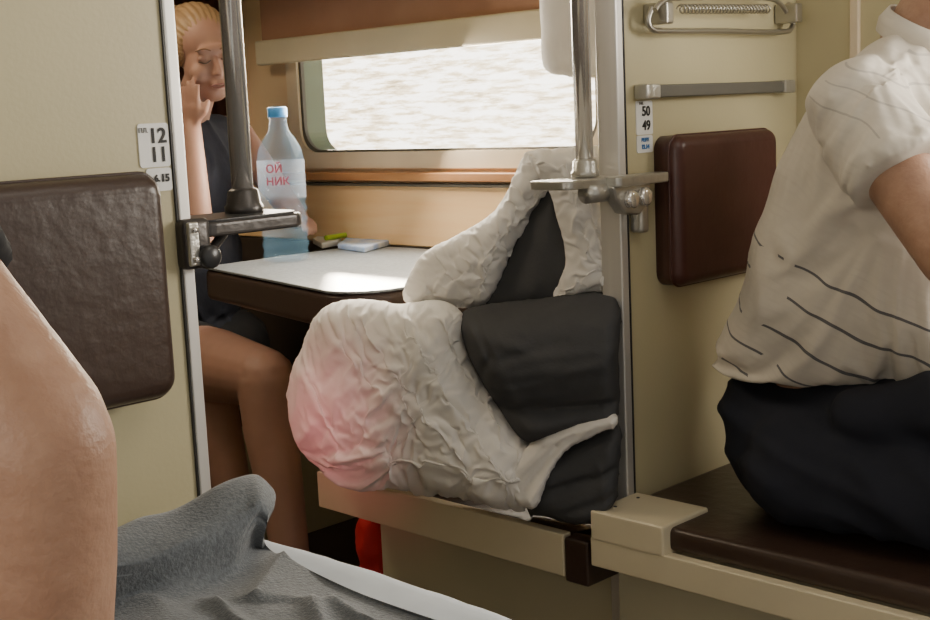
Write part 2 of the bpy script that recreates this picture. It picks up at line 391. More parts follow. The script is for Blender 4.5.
# ================================================================= NUMBER PLATES
def plate(pxa,pya,pxb,pyb,lines,label):
    a=on(pxa,pya,y=PY-.002); b=on(pxb,pyb,y=PY-.002)
    x0,x1,z1,z0=a.x,b.x,a.z,b.z
    pl=extr("number_plate",[(p,PY+.0002,q) for p,q in rrect((x0,z0),(x1,z1),.004,4)],Vector((0,-.0022,0)),M_white)
    h=z1-z0; w_=x1-x0; 
    for s,sz_,fx,fz,mm in lines:
        t=text("plate_number",s,sz_*h,(x0+fx*w_,PY-.0030,z0+fz*h),(1,0,0),(0,0,1),mm,bold=.0006 if sz_>.2 else 0)
        parent(t,pl)
    return top(pl,label,"sign")
plate(137,124,171,166,[("12",.48,.62,.70,M_ink),("11",.48,.62,.27,M_ink),("ПЛ.",.15,.17,.84,M_ink)],"white seat number plate reading 12 and 11")
plate(146,169,173,190,[("15",.45,.72,.55,M_ink),("6.",.4,.40,.55,M_ink)],"small white plate with fine print below the seat numbers")
plate(636,101,653,134,[("50",.40,.58,.68,M_ink),("49",.40,.58,.26,M_ink),("ПЛ.",.12,.3,.92,M_ink)],"white seat number plate reading 50 and 49")
plate(637,136,653,152,[("ВЕРХ",.28,.5,.74,M_blueink),("12.14",.34,.5,.34,M_blueink)],"small white and blue plate with fine print")

# ================================================================= POLES + STEPS
pb=on(244,206,y=PY+.06)
e=top(empty("handrail_pole",(pb.x,pb.y,pb.z)),"chrome grab pole standing on a dark step bracket","handrail")
p=lathe("pole",[(.0155,0),(.0155,2.45-pb.z)],pb,M_chrome,32)
c=lathe("pole_collar",[(.028,-.012),(.028,.0),(.025,.004),(.022,.022),(.017,.026)],pb,M_darkmetal,32)
parent([p,c],e)
def slab(name,pts,z,th,material,bev=.005): return extr(name,[(x,y,z-th) for x,y in pts],Vector((0,0,th)),material,bev)
zl=pb.z-.012
e=top(empty("folding_step",(pb.x,pb.y,zl-.03)),"dark folding foot step clamped to the partition edge","step")
xr=on(304,228,y=PY).x
pts=[(x,y) for x,y in rrect((Lx+.004,PY-.015),(xr,PY+.11),.03,6)]
st=slab("step_plate",pts,zl,.020,M_darkmetal,.005)
st2=slab("step_tread",[(x,y) for x,y in rrect((Lx+.01,PY-.009),(xr-.008,PY+.102),.028,6)],zl+.003,.003,M_dark,.001)
cl=box("clamp",Lx-.022,Lx+.022,PY-.020,PY+.05,zl-.060,zl+.008,M_darkmetal,.01)
cl2=box("clamp_cover",Lx-.018,Lx-.002,PY-.026,PY-.018,zl-.055,zl+.004,M_castalu,.003)
wh=lathe("pivot_bolt",[(.016,-.008),(.016,.006),(.012,.010)],(0,0,0),M_dark,24)
wh.rotation_euler=(math.radians(90),0,0); wh.location=(Lx+.010,PY-.028,zl-.044)
ar=tube("support_arm",[(Lx+.01,PY+.01,zl-.05),(Lx+.05,PY+.03,zl-.045),(Lx+.09,PY+.05,zl-.022)],.007,M_darkmetal)
bo=lathe("bolt",[(.004,-.003),(.004,.003)],(0,0,0),M_chrome,12); bo.rotation_euler=(math.radians(90),0,0); bo.location=(Lx-.010,PY-.028,zl-.006)
bo2=bo.copy(); COL.objects.link(bo2); bo2.location=(Lx-.010,PY-.028,zl-.046)
parent([st,st2,cl,cl2,wh,ar,bo,bo2],e)
pb=on(585,172,y=PY+.03)
e=top(empty("handrail_pole",(pb.x,pb.y,pb.z)),"chrome grab pole by the side berth partition","handrail")
p=lathe("pole",[(.0165,0),(.0165,2.45-pb.z)],pb,M_chrome,32)
c=lathe("pole_collar",[(.026,-.008),(.026,.0),(.023,.004),(.022,.02),(.018,.024)],pb,M_castalu,32)
parent([p,c],e)
zr=pb.z-.010
xa=on(530,186,y=PY+.07).x; 
e=top(empty("folding_step",(pb.x,pb.y,zr-.03)),"grey metal folding step bolted to the partition edge","step")
st=slab("step_plate",rrect((xa,PY-.02),(Rx-.002,PY+.08),.02,5),zr,.016,M_castalu,.004)
xb=on(671,182,y=PY-.05).x
st2=slab("step_lip",rrect((Rx-.06,PY-.05),(xb,PY-.007),.012,5),zr+.001,.019,M_castalu,.004)
br=extr("bracket",[(Rx-.065,PY-.012,zr-.016),(Rx-.055,PY-.012,zr-.040),(Rx-.03,PY-.012,zr-.068),(Rx+.015,PY-.012,zr-.074),(Rx+.038,PY-.012,zr-.056),(Rx+.050,PY-.012,zr-.016)],Vector((0,-.028,0)),M_castalu,.007)
b1=lathe("bolt",[(.017,-.006),(.017,.006),(.012,.010)],(0,0,0),M_chrome,20); b1.rotation_euler=(math.radians(90),0,0); b1.location=(Rx-.018,PY-.046,zr-.042)
b2=b1.copy(); COL.objects.link(b2); b2.location=(Rx+.022,PY-.046,zr-.040)
b3=lathe("pivot_barrel",[(.018,-.03),(.018,.03),(.012,.034)],(0,0,0),M_castalu,20); b3.rotation_euler=(0,math.radians(90),0); b3.location=(Rx-.075,PY-.01,zr-.026)
hook=box("latch",Rx+.030,Rx+.055,PY-.03,PY-.001,zr-.11,zr-.03,M_castalu,.008)
parent([st,st2,br,b1,b2,b3,hook],e)
a=on(645,91,y=PY-.02); b=on(788,87,y=PY-.02)
e=top(empty("towel_rail",(a.x,PY,a.z)),"grey towel rail between two metal brackets on the partition","towel rail")
zz=(a.z+b.z)/2
M_rail=mat("grey_rail_paint",(.13,.125,.105),.5,.2)
r1=box("rail_bar",a.x+.02,b.x-.02,PY-.026,PY-.016,zz-.012,zz+.012,M_rail,.004)
k1=box("rail_bracket",a.x-.010,a.x+.035,PY-.032,PY-.001,zz-.014,zz+.014,M_castalu,.005)
k2=box("rail_bracket",b.x-.03,b.x+.012,PY-.032,PY-.001,zz-.014,zz+.014,M_castalu,.005)
parent([r1,k1,k2],e)
def pn(px,py,dy=-.03): return on(px,py,y=PY+dy)
M_wire=mat("dull_chrome_wire",(.45,.43,.38),.28,.85)
e=top(empty("luggage_net_frame",pn(720,20)),"folded chrome wire shelf frame with coil springs on the partition","shelf")
t1=tube("frame_tube",catm([pn(652,8),pn(648,20),pn(652,29),pn(665,31),pn(720,31),pn(780,32),pn(792,27),pn(793,12),pn(788,4)],8),.0055,M_wire)
t2=tube("frame_tube",catm([pn(655,10,-.05),pn(662,2,-.05),pn(680,-2,-.05),pn(760,-2,-.05),pn(778,2,-.05),pn(786,12,-.05)],8),.005,M_wire)
sp=[]
p0=pn(680,9,-.04); p1=pn(768,9,-.04)
for i in range(400):
    t=i/399; q=p0.lerp(p1,t); an=t*26*2*math.pi; sp.append(q+Vector((0,math.cos(an)*.008,math.sin(an)*.008)))
t3=tube("coil_spring",sp,.0018,M_wire,res=2)
k=[]
for px in (655,785):
    q=pn(px,14,-.02); k.append(box("mount_block",q.x-.012,q.x+.012,PY-.055,PY-.001,q.z-.02,q.z+.02,M_wire,.005))
parent([t1,t2,t3]+k,e)

# ================================================================= TABLE
TZ=H-.385
f1=on(213,266,z=TZ); f2=on(340,293,z=TZ)
xn=f2.x; yn=f2.y-.06
outl=[(WX-.02,yn),(xn+.16,yn)]
for i in range(7):
    t=i/6*math.pi/2; outl.append((xn+.13-.12*math.sin(t)*1.0,yn+.12-.12*math.cos(t)))
outl+=[(f1.x-.02,2.95),(WX-.02,2.95)]
e=top(empty("fold_out_table",(2.2,2.5,TZ-.08)),"window table with grey laminate top and thick dark brown edge","table")
tt=extr("table_top",[(x,y,TZ-.006) for x,y in outl],Vector((0,0,.006)),M_tabletop,.002)
te=extr("table_edge",[(x,y,TZ-.090) for x,y in outl],Vector((0,0,.0835)),M_tabedge,.020,6)
tg=box("table_bracket",2.1,WX-.02,2.45,2.49,TZ-.2,TZ-.091,M_darkmetal,.004)
parent([tt,te,tg],e)

bp_=on(287,261,z=TZ+.001)
bd_=(bp_-C).dot(Fw); hb=151*bd_/F_PX; rb_=23.2*bd_/F_PX
h=hb-.02
prof=[(rb_*.7,0),(rb_*.95,.006),(rb_,.02)]
for i in range(8):
    z_=.03+i*h*.08; prof+= [(rb_*.93,z_),(rb_*.93,z_+h*.012),(rb_,z_+h*.03),(rb_,z_+h*.06)]
z_=.03+7*h*.08+h*.06
prof+=[(rb_*.9,z_+h*.08),(rb_*.66,z_+h*.15),(rb_*.42,z_+h*.20),(rb_*.36,h-.012),(rb_*.36,h)]
bt=lathe("water_bottle",prof,bp_,M_bottle,40)
top(bt,"clear blue plastic water bottle with blue cap on the table","bottle")
cp=lathe("bottle_cap",[(rb_*.40,0),(rb_*.42,.002),(rb_*.42,.024),(rb_*.36,.028)],(bp_.x,bp_.y,bp_.z+h-.004),M_cap,28)
wt=lathe("water",[(rb_*.6,.004),(rb_*.92,.02),(rb_*.91,h*.30),(rb_*.9,h*.302)],bp_,M_water,32)
lb=lathe("bottle_label",[(rb_*1.01,h*.44),(rb_*1.01,h*.70)],bp_,M_label,40,cap=False)
vd=Vector((-bp_.x,-bp_.y,0)).normalized(); xd=Vector((0,0,1)).cross(vd)
lt=text("label_text","ОЙ",.029,bp_+vd*(rb_+.006)+Vector((0,0,h*.645))-xd*.018,xd,(0,0,1),M_redink,bold=.0004)
lt2=text("label_text","НИК",.029,bp_+vd*(rb_+.006)+Vector((0,0,h*.56))-xd*.010,xd,(0,0,1),M_redink,bold=.0004)
parent([cp,wt,lb,lt,lt2],bt)
def packet(name,pts,th,material,label,cat,bev=.003,z=0):
    P=[on(x,y,z=TZ+.001+z) for x,y in pts]
    return top(extr(name,P,Vector((0,0,th)),material,bev),label,cat)
packet("tissue_packet",[(338,249),(364,253),(392,245),(378,239),(352,239)],.017,M_bluepk,"blue and white tissue packet on the table","packet",.005)
packet("paper_packet",[(313,244),(322,249),(338,246),(346,239),(322,238)],.017,M_white,"white folded paper packet on the table","packet",.005)
a=on(326,238,z=TZ+.026); b=on(352,234,z=TZ+.026)
top(tube("lime_pen",[a,b],.008,M_green),"lime green pen lying on packets","pen")

# ================================================================= BEDDING
def dfun(px,off=0): return 2.50+(612-px)*.00128+off
def patch(bm_outline,off,T,R,t0=.03,voxel=.0085,smooth=3,creases=(),nz=.012,name="x",material=None,nscale=9,seed=0,prof=None,ff=None,post=1,sub=0):
    P=[(p.x,p.y) for p in catm([(x,y,0) for x,y in bm_outline],3,True)]
    bm=bmesh.new()
    pts=[at(x,y,dfun(x,off)) for x,y in P]
    b_prism(bm,[q-VN*t0/2 for q in pts],VN*t0)
    def fn(co,n):
        px,py=proj(co)
        mid=at(px,py,dfun(px,off)); s=(co-mid).dot(VN)
        d=polyd(px,py,P)
        u=min(d/R,1); hgt=T*math.sqrt(max(0,1-(1-u)**2))
        if prof: hgt=hgt*prof(px,py)
        sg=max(-1,min(1,s/(t0*.4)))
        out=co+VN*sg*hgt
        if sg<0:
            q=co+Vector((seed,seed*2,0))
            am=min(1,d/10)
            k=nz*(ridged(q,nscale,(1,1,.7),2)+.55*ridged(q+Vector((3,1,2)),nscale*2.1,(1,1,.8),3)-.6)
            if ff: k+=ff(px,py)
            for (x0,y0,x1,y1,w_,a_) in creases:
                dd=segd(px,py,(x0,y0),(x1,y1)); k+=a_*math.exp(-(dd/w_)**2)
            out-=VN*k*am
        return out
    o=solidify(bm,name,voxel,smooth,material,fn,post)
    if sub: md=o.modifiers.new("s",'SUBSURF'); md.levels=1; md.render_levels=1
    return o
def pinfn(off,P=None,s0=0.0):
    def f(co,n):
        px,py=proj(co); s=(co-at(px,py,dfun(px,off))).dot(VN)
        return 1.0 if s>s0 else 0.0
    return f
sheet_outer=[(332,303),(365,299),(400,304),(440,300),(464,315),(468,345),(484,375),(505,405),(530,438),(545,465),(530,508),(480,502),(430,492),(370,482),(325,464),(300,440),(288,405),(290,375),(303,345),(314,318)]
def f1_(px,py):
    an=22+(px-290)*.20
    return .011*(folds(px,py,an,190,34,1.3)-.3)
cr1=[(335,312,430,332,6,.014),(372,330,470,470,6,.020),(405,320,505,470,5,.018),(440,312,520,450,5,.014),(300,365,372,415,6,.016),(296,400,380,430,5,.014),(306,435,420,455,6,.015),(330,330,400,400,6,.016),(345,352,420,470,5,-.014),(425,315,512,462,4,-.010),(388,325,450,420,4,-.010)]
e=top(empty("bed_sheet",at(450,420,2.7)),"crumpled white cotton bed sheet heaped over the rolled mattress","bed sheet")
a1=patch(sheet_outer,-.04,.105,70,creases=cr1,name="sheet_bundle",material=M_sheet,nz=.006,ff=f1_,voxel=.0075)
a1=clothify(a1,.21,28,pinfn(-.04),bend=.03)
dr=[(525,153),(545,149),(560,152),(553,185),(532,213),(514,248),(498,288),(482,309),(445,306),(404,301),(409,275),(425,252),(455,236),(490,215),(508,190)]
a2=patch(dr,.06,.050,35,creases=[(535,160,440,290,5,.015),(515,190,470,300,4,.014),(500,215,425,260,4,.012),(545,165,500,260,4,-.012)],name="sheet_drape",material=M_sheet,nz=.003,seed=3,voxel=.0072,
   ff=lambda px,py: .009*(folds(px,py,-52+(px-470)*.1,140,22,7.7)-.3))
a2=clothify(a2,.18,24,pinfn(.06),bend=.03)
a3=patch([(527,156),(550,149),(578,147),(606,150),(612,200),(611,288),(590,292),(560,300),(552,296),(566,262),(556,215),(548,190)],.0,.042,25,
   creases=[(560,160,590,285,4,.014),(580,155,605,280,4,.012),(545,165,570,230,4,.010),(597,170,598,270,3,-.012)],name="sheet_drape",material=M_sheet,nz=.003,seed=7,voxel=.0072,
   ff=lambda px,py: .007*(folds(px,py,76,140,18,9.4)-.3))
a3=clothify(a3,.18,24,pinfn(.0),bend=.03)
a4=patch([(506,474),(526,448),(548,430),(580,419),(614,412),(617,426),(600,432),(592,437),(572,446),(560,458),(548,478),(536,508),(514,500)],-.11,.020,9,creases=[(530,445,610,418,2.5,.007),(520,495,556,445,3,-.007),(528,500,566,448,2.5,.006)],name="sheet_hem",material=M_sheet,nz=.003,seed=9,t0=.016,voxel=.005,sub=1,smooth=2,
   ff=lambda px,py:.008*(folds(px,py,-42,70,9,3.3)-.3))
parent([a1,a2,a3,a4],e)
e=top(empty("rolled_mattress",at(550,380,2.7)),"dark grey mattress rolled up on the side berth","mattress")
g1=patch([(480,312),(500,268),(520,228),(543,186),(556,182),(570,215),(590,250),(613,290),(614,315)],.09,.07,50,name="mattress_fold",material=M_matt,nz=.001,creases=[(548,200,530,290,6,.005),(560,210,600,290,5,.004)],seed=5,sub=1)
def rollprof(px,py):
    y=py-(px-540)*(-.06)
    a=(y-350)/60; b=(y-418)/28
    return max(.12,math.sqrt(max(0,1-a*a)), .84*math.sqrt(max(0,1-b*b)))
g2=patch([(460,316),(480,306),(540,299),(614,294),(617,350),(616,415),(575,424),(545,436),(524,440),(500,412),(475,370),(462,340)],-.02,.15,26,name="mattress_roll",material=M_matt,nz=.003,creases=[(476,316,488,345,3,-.014),(488,345,478,372,3,-.012),(496,330,520,336,5,.008),(500,362,600,352,5,.005),(500,345,560,330,4,-.005)],seed=11,prof=rollprof,voxel=.006,post=2,sub=1,
   ff=lambda px,py:.006*(folds(px,py,-8,150,20,6.1)-.3))
g3=patch([(530,458),(560,440),(617,418),(618,470),(616,496),(600,516),(577,522),(545,514),(526,508)],-.03,.075,22,name="mattress_end",material=M_matt,nz=.003,creases=[(538,484,612,462,3,-.018),(560,504,612,486,3,-.012),(594,455,602,500,3,.005)],seed=13,voxel=.006,post=2,sub=1)
parent([g1,g2,g3],e)
q=[(543,-60),(607,-60),(608,60),(606,76),(592,79),(560,76),(543,68),(541,30)]
hp=patch(q,.22,.05,18,name="hanging_pillow",material=M_sheet,nz=.003,post=3)
top(hp,"white pillow hanging down from the upper side berth","pillow")
rbm=bmesh.new(); rp=on(372,540,x=FX+.16)
b_ell(rbm,rp+Vector((0,.0,.0)),(.035,.035,.09)); b_ell(rbm,rp+Vector((.02,0,-.12)),(.05,.05,.12)); b_ell(rbm,rp+Vector((.03,0,-.30)),(.07,.07,.2))
top(solidify(rbm,"red_bag",.01,3,M_red,lambda co,n:co+n*.008*ridged(co,12)),"red fabric bag standing beside the berth base","bag")

# ================================================================= FOREGROUND BUNK
BZ=H-.500
bx=on(400,579,z=BZ).x+.012
e=top(empty("lower_bunk",(0,1.15,0)),"lower compartment bunk with brown padded base","berth")
s1=box("bunk_base",-1.0,bx-.06,.88,PY-.002,0,.42,M_cream2,.003); s2=box("bunk_cushion",-1.0,bx-.01,.62,PY-.004,.42,BZ-.12,M_leather,.02)
parent([s1,s2],e)
bm=bmesh.new()
nx,ny=120,40; x0,x1,y0,y1=-.95,bx,.60,PY-.075
vs={}
for i in range(nx+1):
    for j in range(ny+1):
        u=i/nx; v=j/ny; x=x0+(x1-x0)*u; y=y0+(y1-y0)*v
        ed=min((x1-x),(y-y0)+.0,.035)/.035; zz_=BZ-.02*(1-math.sqrt(max(0,1-(1-ed)**2)))
        zz_+=.003*noise.noise(Vector((x*6,y*6,0)))+.004*ridged(Vector((x,y,0)),7)
        vs[i,j]=bm.verts.new((x,y,zz_))
for i in range(nx):
    for j in range(ny): bm.faces.new((vs[i,j],vs[i+1,j],vs[i+1,j+1],vs[i,j+1]))
bound=[q for q in bm.edges if q.is_boundary]
r=bmesh.ops.extrude_edge_only(bm,edges=bound); nv=[g for g in r['geom'] if isinstance(g,bmesh.types.BMVert)]
for v in nv: v.co.z=BZ-.118
bmesh.ops.contextual_create(bm,geom=[g for g in r['geom'] if isinstance(g,bmesh.types.BMEdge)])
top(bmobj(bm,"sheeted_mattress",M_bedsheet,True),"mattress covered with a pale bluish white sheet on the bunk","mattress")
rows=[]
def pz(l,z): return [on(x,y,z=z) for x,y in l]
def pyy(l,yy): return [on(x,y,y=yy) for (x,y) in l]
ZB=BZ+.022
rows.append([p+Vector((0,.07,-.06)) for p in pyy([(20,552),(70,542),(118,534),(180,516),(222,492),(245,482),(262,480),(272,494)],1.2)])
rows.append([p+Vector((0,.018,-.004)) for p in pyy([(20,552),(70,542),(118,532),(180,512),(222,488),(243,479),(262,476),(274,487)],1.19)])
rows.append(pyy([(20,558),(70,548),(118,538),(180,518),(222,495),(245,485),(261,482),(276,496)],1.17))
rows.append(pyy([(20,590),(70,580),(118,568),(180,550),(222,532),(244,522),(258,512),(268,516)],1.13))
rows.append(pz([(20,622),(70,616),(118,606),(180,592),(222,577),(242,566),(256,546),(266,545)],ZB))
rows.append(pz([(20,655),(80,648),(140,636),(200,618),(242,599),(268,582),(288,562),(298,564)],ZB))
rows.append(pz([(20,700),(100,690),(180,672),(240,650),(290,624),(320,604),(340,588),(350,589)],ZB))
rows.append(pz([(20,740),(110,730),(200,710),(265,680),(320,645),(365,620),(388,606),(398,607)],ZB))
rows.append(pz([(20,860),(130,840),(240,800),(320,750),(390,700),(440,655),(470,634),(482,635)],ZB))
G=[catm(r_,12) for r_ in rows]
cols=[catm([g[i] for g in G],8) for i in range(len(G[0]))]
bm=bmesh.new()
V=[];B_=[]
NC=len(cols)
for i,cx_ in enumerate(cols):
    k_=min(1,(NC-1-i)/10)
    pts_=[]
    for p in cx_:
        px_,py_=proj(p)
        pts_.append(p+Vector((0,0,k_*(.006*noise.noise(p*7)+.010*(folds(px_,py_,-32 if py_<600 else 24,160,40,5.5)-.2)))))
    V.append([bm.verts.new(p) for p in pts_]); B_.append([bm.verts.new(p+Vector((0,.004,-.012))) for p in pts_])
NR=len(V[0])
for i in range(NC-1):
    for j in range(NR-1):
        bm.faces.new((V[i][j],V[i+1][j],V[i+1][j+1],V[i][j+1])); bm.faces.new((B_[i][j],B_[i][j+1],B_[i+1][j+1],B_[i+1][j]))
for i in range(NC-1):
    for j in (0,NR-1): bm.faces.new((V[i][j],V[i+1][j],B_[i+1][j],B_[i][j]))
for j in range(NR-1):
    for i in (0,NC-1): bm.faces.new((V[i][j],V[i][j+1],B_[i][j+1],B_[i][j]))
top(bmobj(bm,"fleece_blanket",M_fleece,True),"grey fleece blanket bunched up on the bunk","blanket")

# ================================================================= PEOPLE
def head_parts(bm,M,s=1.0):
    R=M.to_3x3().to_4x4()
    def E(c,r): b_ell(bm,M@(Vector(c)*s),tuple(k*s for k in r),R)
    def Cp(a,ra,b,rb): b_cap(bm,M@(Vector(a)*s),ra*s,M@(Vector(b)*s),rb*s)
    E((0,.02,.03),(.074,.092,.085)); E((0,-.028,-.03),(.061,.062,.082)); E((0,-.05,-.085),(.034,.032,.026))
    for k in(-1,1):
        E((k*.034,-.062,-.03),(.026,.025,.026)); E((k*.076,.012,-.015),(.008,.020,.030)); E((k*.046,-.02,-.07),(.02,.035,.03))
        E((k*.028,-.080,.006),(.015,.011,.009))
    E((0,-.078,.026),(.046,.014,.012)); Cp((0,-.088,.004),.007,(0,-.104,-.030),.0085); E((.008,-.095,-.033),(.007,.009,.006)); E((-.008,-.095,-.033),(.007,.009,.006))
    E((0,-.090,-.060),(.022,.009,.011))
def face_bits(M,s,pa,brow):
    def W(c): return M@(Vector(c)*s)
    out=[]
    for k in(-1,1):
        out.append(tube("eyebrow",catm([W((k*.012,-.094,.026)),W((k*.028,-.092,.032)),W((k*.046,-.079,.026))],5),.0018*s,brow))
        out.append(tube("eyelash",catm([W((k*.013,-.090,.002)),W((k*.028,-.0935,-.003)),W((k*.043,-.085,.001))],5),.0015*s,M_hair2))
    out.append(tube("upper_lip",catm([W((-.020,-.094,-.061)),W((-.008,-.0985,-.057)),W((0,-.099,-.058)),W((.008,-.0985,-.057)),W((.020,-.094,-.061))],5),.0024*s,M_lip))
    out.append(tube("lower_lip",catm([W((-.017,-.094,-.063)),W((0,-.0980,-.066)),W((.017,-.094,-.063))],5),.0028*s,M_lip))
    parent(out,pa)
def hand(bm,wrist,d,palm_n,s=1,curl=.6,thumb=1,length=.085):
    d=Vector(d).normalized(); n=Vector(palm_n); n=(n-d*n.dot(d)).normalized(); side=d.cross(n)
    w=Vector(wrist)
    for k in(-.028,-.010,.010,.028): b_cap(bm,w+side*k*.6*s,.013*s,w+d*length*s+side*k*s,.0125*s)
    for k,L in((-.030,.062),(-.010,.075),(.010,.070),(.030,.055)):
        p=w+d*length*s+side*k*s; r=.0092*s; a=0
        for seg,f in((.45,1),(.32,.92),(.23,.85)):
            a+=curl; dd=(d*math.cos(a)+n*math.sin(a)); q=p+dd*L*s*seg; b_cap(bm,p,r*f,q,r*f*.93); p=q
    p=w+d*.025*s-side*thumb*.02*s; q=p+(d*.6-side*thumb*.7+n*.35).normalized()*.035*s; b_cap(bm,p,.013*s,q,.011*s)
    b_cap(bm,q,.0105*s,q+(d*.9-side*thumb*.1+n*.4).normalized()*.03*s,.009*s)
# ---- girl
gx=2.12
hc=on(203,54,x=gx)
gd=(hc-C).dot(Fw)
HM=Matrix.Translation(hc)@Euler((math.radians(13),math.radians(-7),math.radians(-16)),'XYZ').to_matrix().to_4x4()
gs=gd*90/F_PX/.225
bm=bmesh.new(); head_parts(bm,HM,gs)
shz=on(215,122,x=gx).z; ty=hc.y+.10
nk=HM@Vector((0,.03,-.07)); sb=Vector((gx,ty,shz))
b_cap(bm,nk,.05,sb,.055)
b_cap(bm,sb+Vector((-.14,.0,-.03)),.048,sb+Vector((.14,0,-.03)),.048)
b_ell(bm,(gx,ty,shz-.15),(.155,.10,.17)); b_ell(bm,(gx,ty+.02,shz-.42),(.135,.10,.22)); b_ell(bm,(gx,ty+.05,fz1+.13),(.175,.14,.125))
rs=sb+Vector((-.165,0,-.04))
elr=Vector((gx-.16,hc.y-.16,TZ+.045))
wr=HM@Vector((-.080*gs,-.090*gs,-.155*gs))
b_chain(bm,[(rs,.05),(rs.lerp(elr,.5)+Vector((-.01,0,0)),.044),(elr,.037),(elr.lerp(wr,.3),.036),(wr,.025)])
hand(bm,wr,(HM@Vector((-.070*gs,-.070*gs,.03))-wr),(HM.to_3x3()@Vector((1,.5,0))),.95,.10,1,.06)
ls=sb+Vector((.165,0,-.04)); ell=Vector((gx+.21,hc.y-.10,TZ+.10)); 
wl=Vector((gx+.23,3.03,TZ+.09))
b_chain(bm,[(ls,.05),(ls.lerp(ell,.5),.043),(ell,.036),(ell.lerp(wl,.35),.034),(wl,.024)])
hand(bm,wl,(.0,-1,.02),(-.3,0,-1),.85,.5,1,.045)
def leg(hip,knee,ank,toe,rs_):
    b_chain(bm,[(hip,rs_[0]),(hip.lerp(knee,.5),rs_[1]),(knee,rs_[2]),(knee.lerp(ank,.28)+Vector((0,.012,0)),rs_[3]),(ank,rs_[4])])
    b_cap(bm,ank-Vector((0,0,.03)),.035,toe,.028)
k1=on(266,378,x=1.93); an1=on(294,575,x=1.90); an1.z=max(an1.z,.12)
k2=on(210,390,x=1.99); an2=on(238,500,x=2.0)
hz=fz1+.15
leg(Vector((gx-.10,ty,hz)),k1,an1,an1+Vector((0,-.15,-.06)),(.104,.100,.076,.070,.044))
an2=Vector((an2.x,an2.y-.02,.11)); 
leg(Vector((gx+.10,ty,hz)),k2,an2,an2+Vector((.0,-.15,-.06)),(.098,.090,.070,.068,.040))
girl=solidify(bm,"person",.006,4,M_skin2)
top(girl,"seated young woman in navy sleeveless top resting cheek on hand","person")
M_brow=mat("light_brown_hair",(.22,.11,.05),.6)
face_bits(HM,gs,girl,M_brow)
bm=bmesh.new(); R=HM.to_3x3().to_4x4()
b_ell(bm,HM@(Vector((0,.034,.044))*gs),(.080*gs,.095*gs,.080*gs),R)
b_ell(bm,HM@(Vector((0,.135,.06))*gs),(.045*gs,.04*gs,.045*gs),R)
for k in(-1,1):
    b_ell(bm,HM@(Vector((k*.062,.006,.026))*gs),(.016*gs,.040*gs,.050*gs),R)
Mi=HM.inverted()
def groove(co,n):
    l=(Mi@co); return co+n*.0014*math.sin(math.atan2(l.x,l.z+.01)*46)
hr=solidify(bm,"hair",.004,14,M_hair,groove); parent(hr,girl)
bm=bmesh.new()
b_ell(bm,(gx,ty,shz-.15),(.168,.115,.175)); b_ell(bm,(gx,ty+.02,shz-.42),(.150,.118,.24)); b_ell(bm,(gx,ty+.05,fz1+.16),(.185,.155,.14))
b_cap(bm,sb+Vector((-.105,0,-.035)),.058,sb+Vector((.105,0,-.035)),.058)
tp=solidify(bm,"sleeveless_top",.007,4,M_navy,lambda co,n:co+n*.008*ridged(co,10,(1,1,.6))); parent(tp,girl)
bm=bmesh.new()
for s_,kk in((-1,k1),(1,k2)):
    hp_=Vector((gx+s_*.10,ty,hz)); b_cap(bm,hp_,.113,hp_.lerp(kk,.28),.109)
b_ell(bm,(gx,ty+.05,fz1+.145),(.19,.155,.125))
sh=solidify(bm,"shorts",.008,3,M_black); parent(sh,girl)

# ---- man
mx=2.10
def mp_(px,py,x=mx): return on(px,py,x=x)
hipc=mp_(815,440,mx)
sp1=mp_(815,375); sp2=mp_(835,290); sp3=mp_(872,190); sp4=mp_(905,95); nkk=mp_(935,15)
bm=bmesh.new()
mh=nkk+Vector((0,-.10,.14)); MH=Matrix.Translation(mh)@Euler((math.radians(22),0,0),'XYZ').to_matrix().to_4x4()
head_parts(bm,MH,1.05)
b_cap(bm,nkk+Vector((0,.03,-.05)),.066,mh+Vector((0,.02,-.03)),.06)
b_ell(bm,sp4+Vector((0,0,-.02)),(.16,.08,.08)); b_ell(bm,sp3,(.14,.08,.12)); b_ell(bm,sp2,(.13,.08,.12)); b_ell(bm,hipc,(.12,.08,.10))
b_cap(bm,sp2,.10,hipc,.08)
shR=on(856,104,x=mx-.20); elR=on(956,262,x=mx-.30); wrR=on(1110,290,x=mx-.22)
b_chain(bm,[(sp4+Vector((-.1,0,-.02)),.06),(shR,.060),(shR.lerp(elR,.5),.056),(elR,.047),(elR.lerp(wrR,.3),.045),(wrR,.029)])
hand(bm,wrR,(wrR-elR),(1,0,-.5),1.1,.4,1)
shL=Vector((mx+.19,sp4.y,sp4.z)); elL=shL+Vector((.03,-.10,-.27)); wrL=elL+Vector((-.06,-.24,.02))
b_chain(bm,[(shL,.058),(shL.lerp(elL,.5),.052),(elL,.044),(wrL,.03)]); hand(bm,wrL,(0,-1,0),(-1,0,-.5),1.1,.4,-1)
kR=Vector((mx-.13,.66,zt+.10)); kL=Vector((mx+.13,.66,zt+.10))
for kk in(kR,kL):
    hh=Vector((kk.x*.5+mx*.5,hipc.y-.05,hipc.z)); fo=Vector((kk.x,.58,.09))
    b_chain(bm,[(hh,.065),(kk,.06),(fo,.04)]); b_cap(bm,fo-Vector((0,0,.03)),.04,fo+Vector((0,-.16,-.045)),.032)
man=solidify(bm,"person",.009,3,M_skin)
top(man,"seated man in pale striped polo shirt and dark trousers","person")
face_bits(MH,1.05,man,M_hair2)
bm=bmesh.new(); b_ell(bm,MH@Vector((0,.036,.05)),(.086,.094,.084),MH.to_3x3().to_4x4())
mhair=solidify(bm,"hair",.008,3,M_hair2,lambda co,n:co+n*.003*ridged(co,40)); parent(mhair,man)
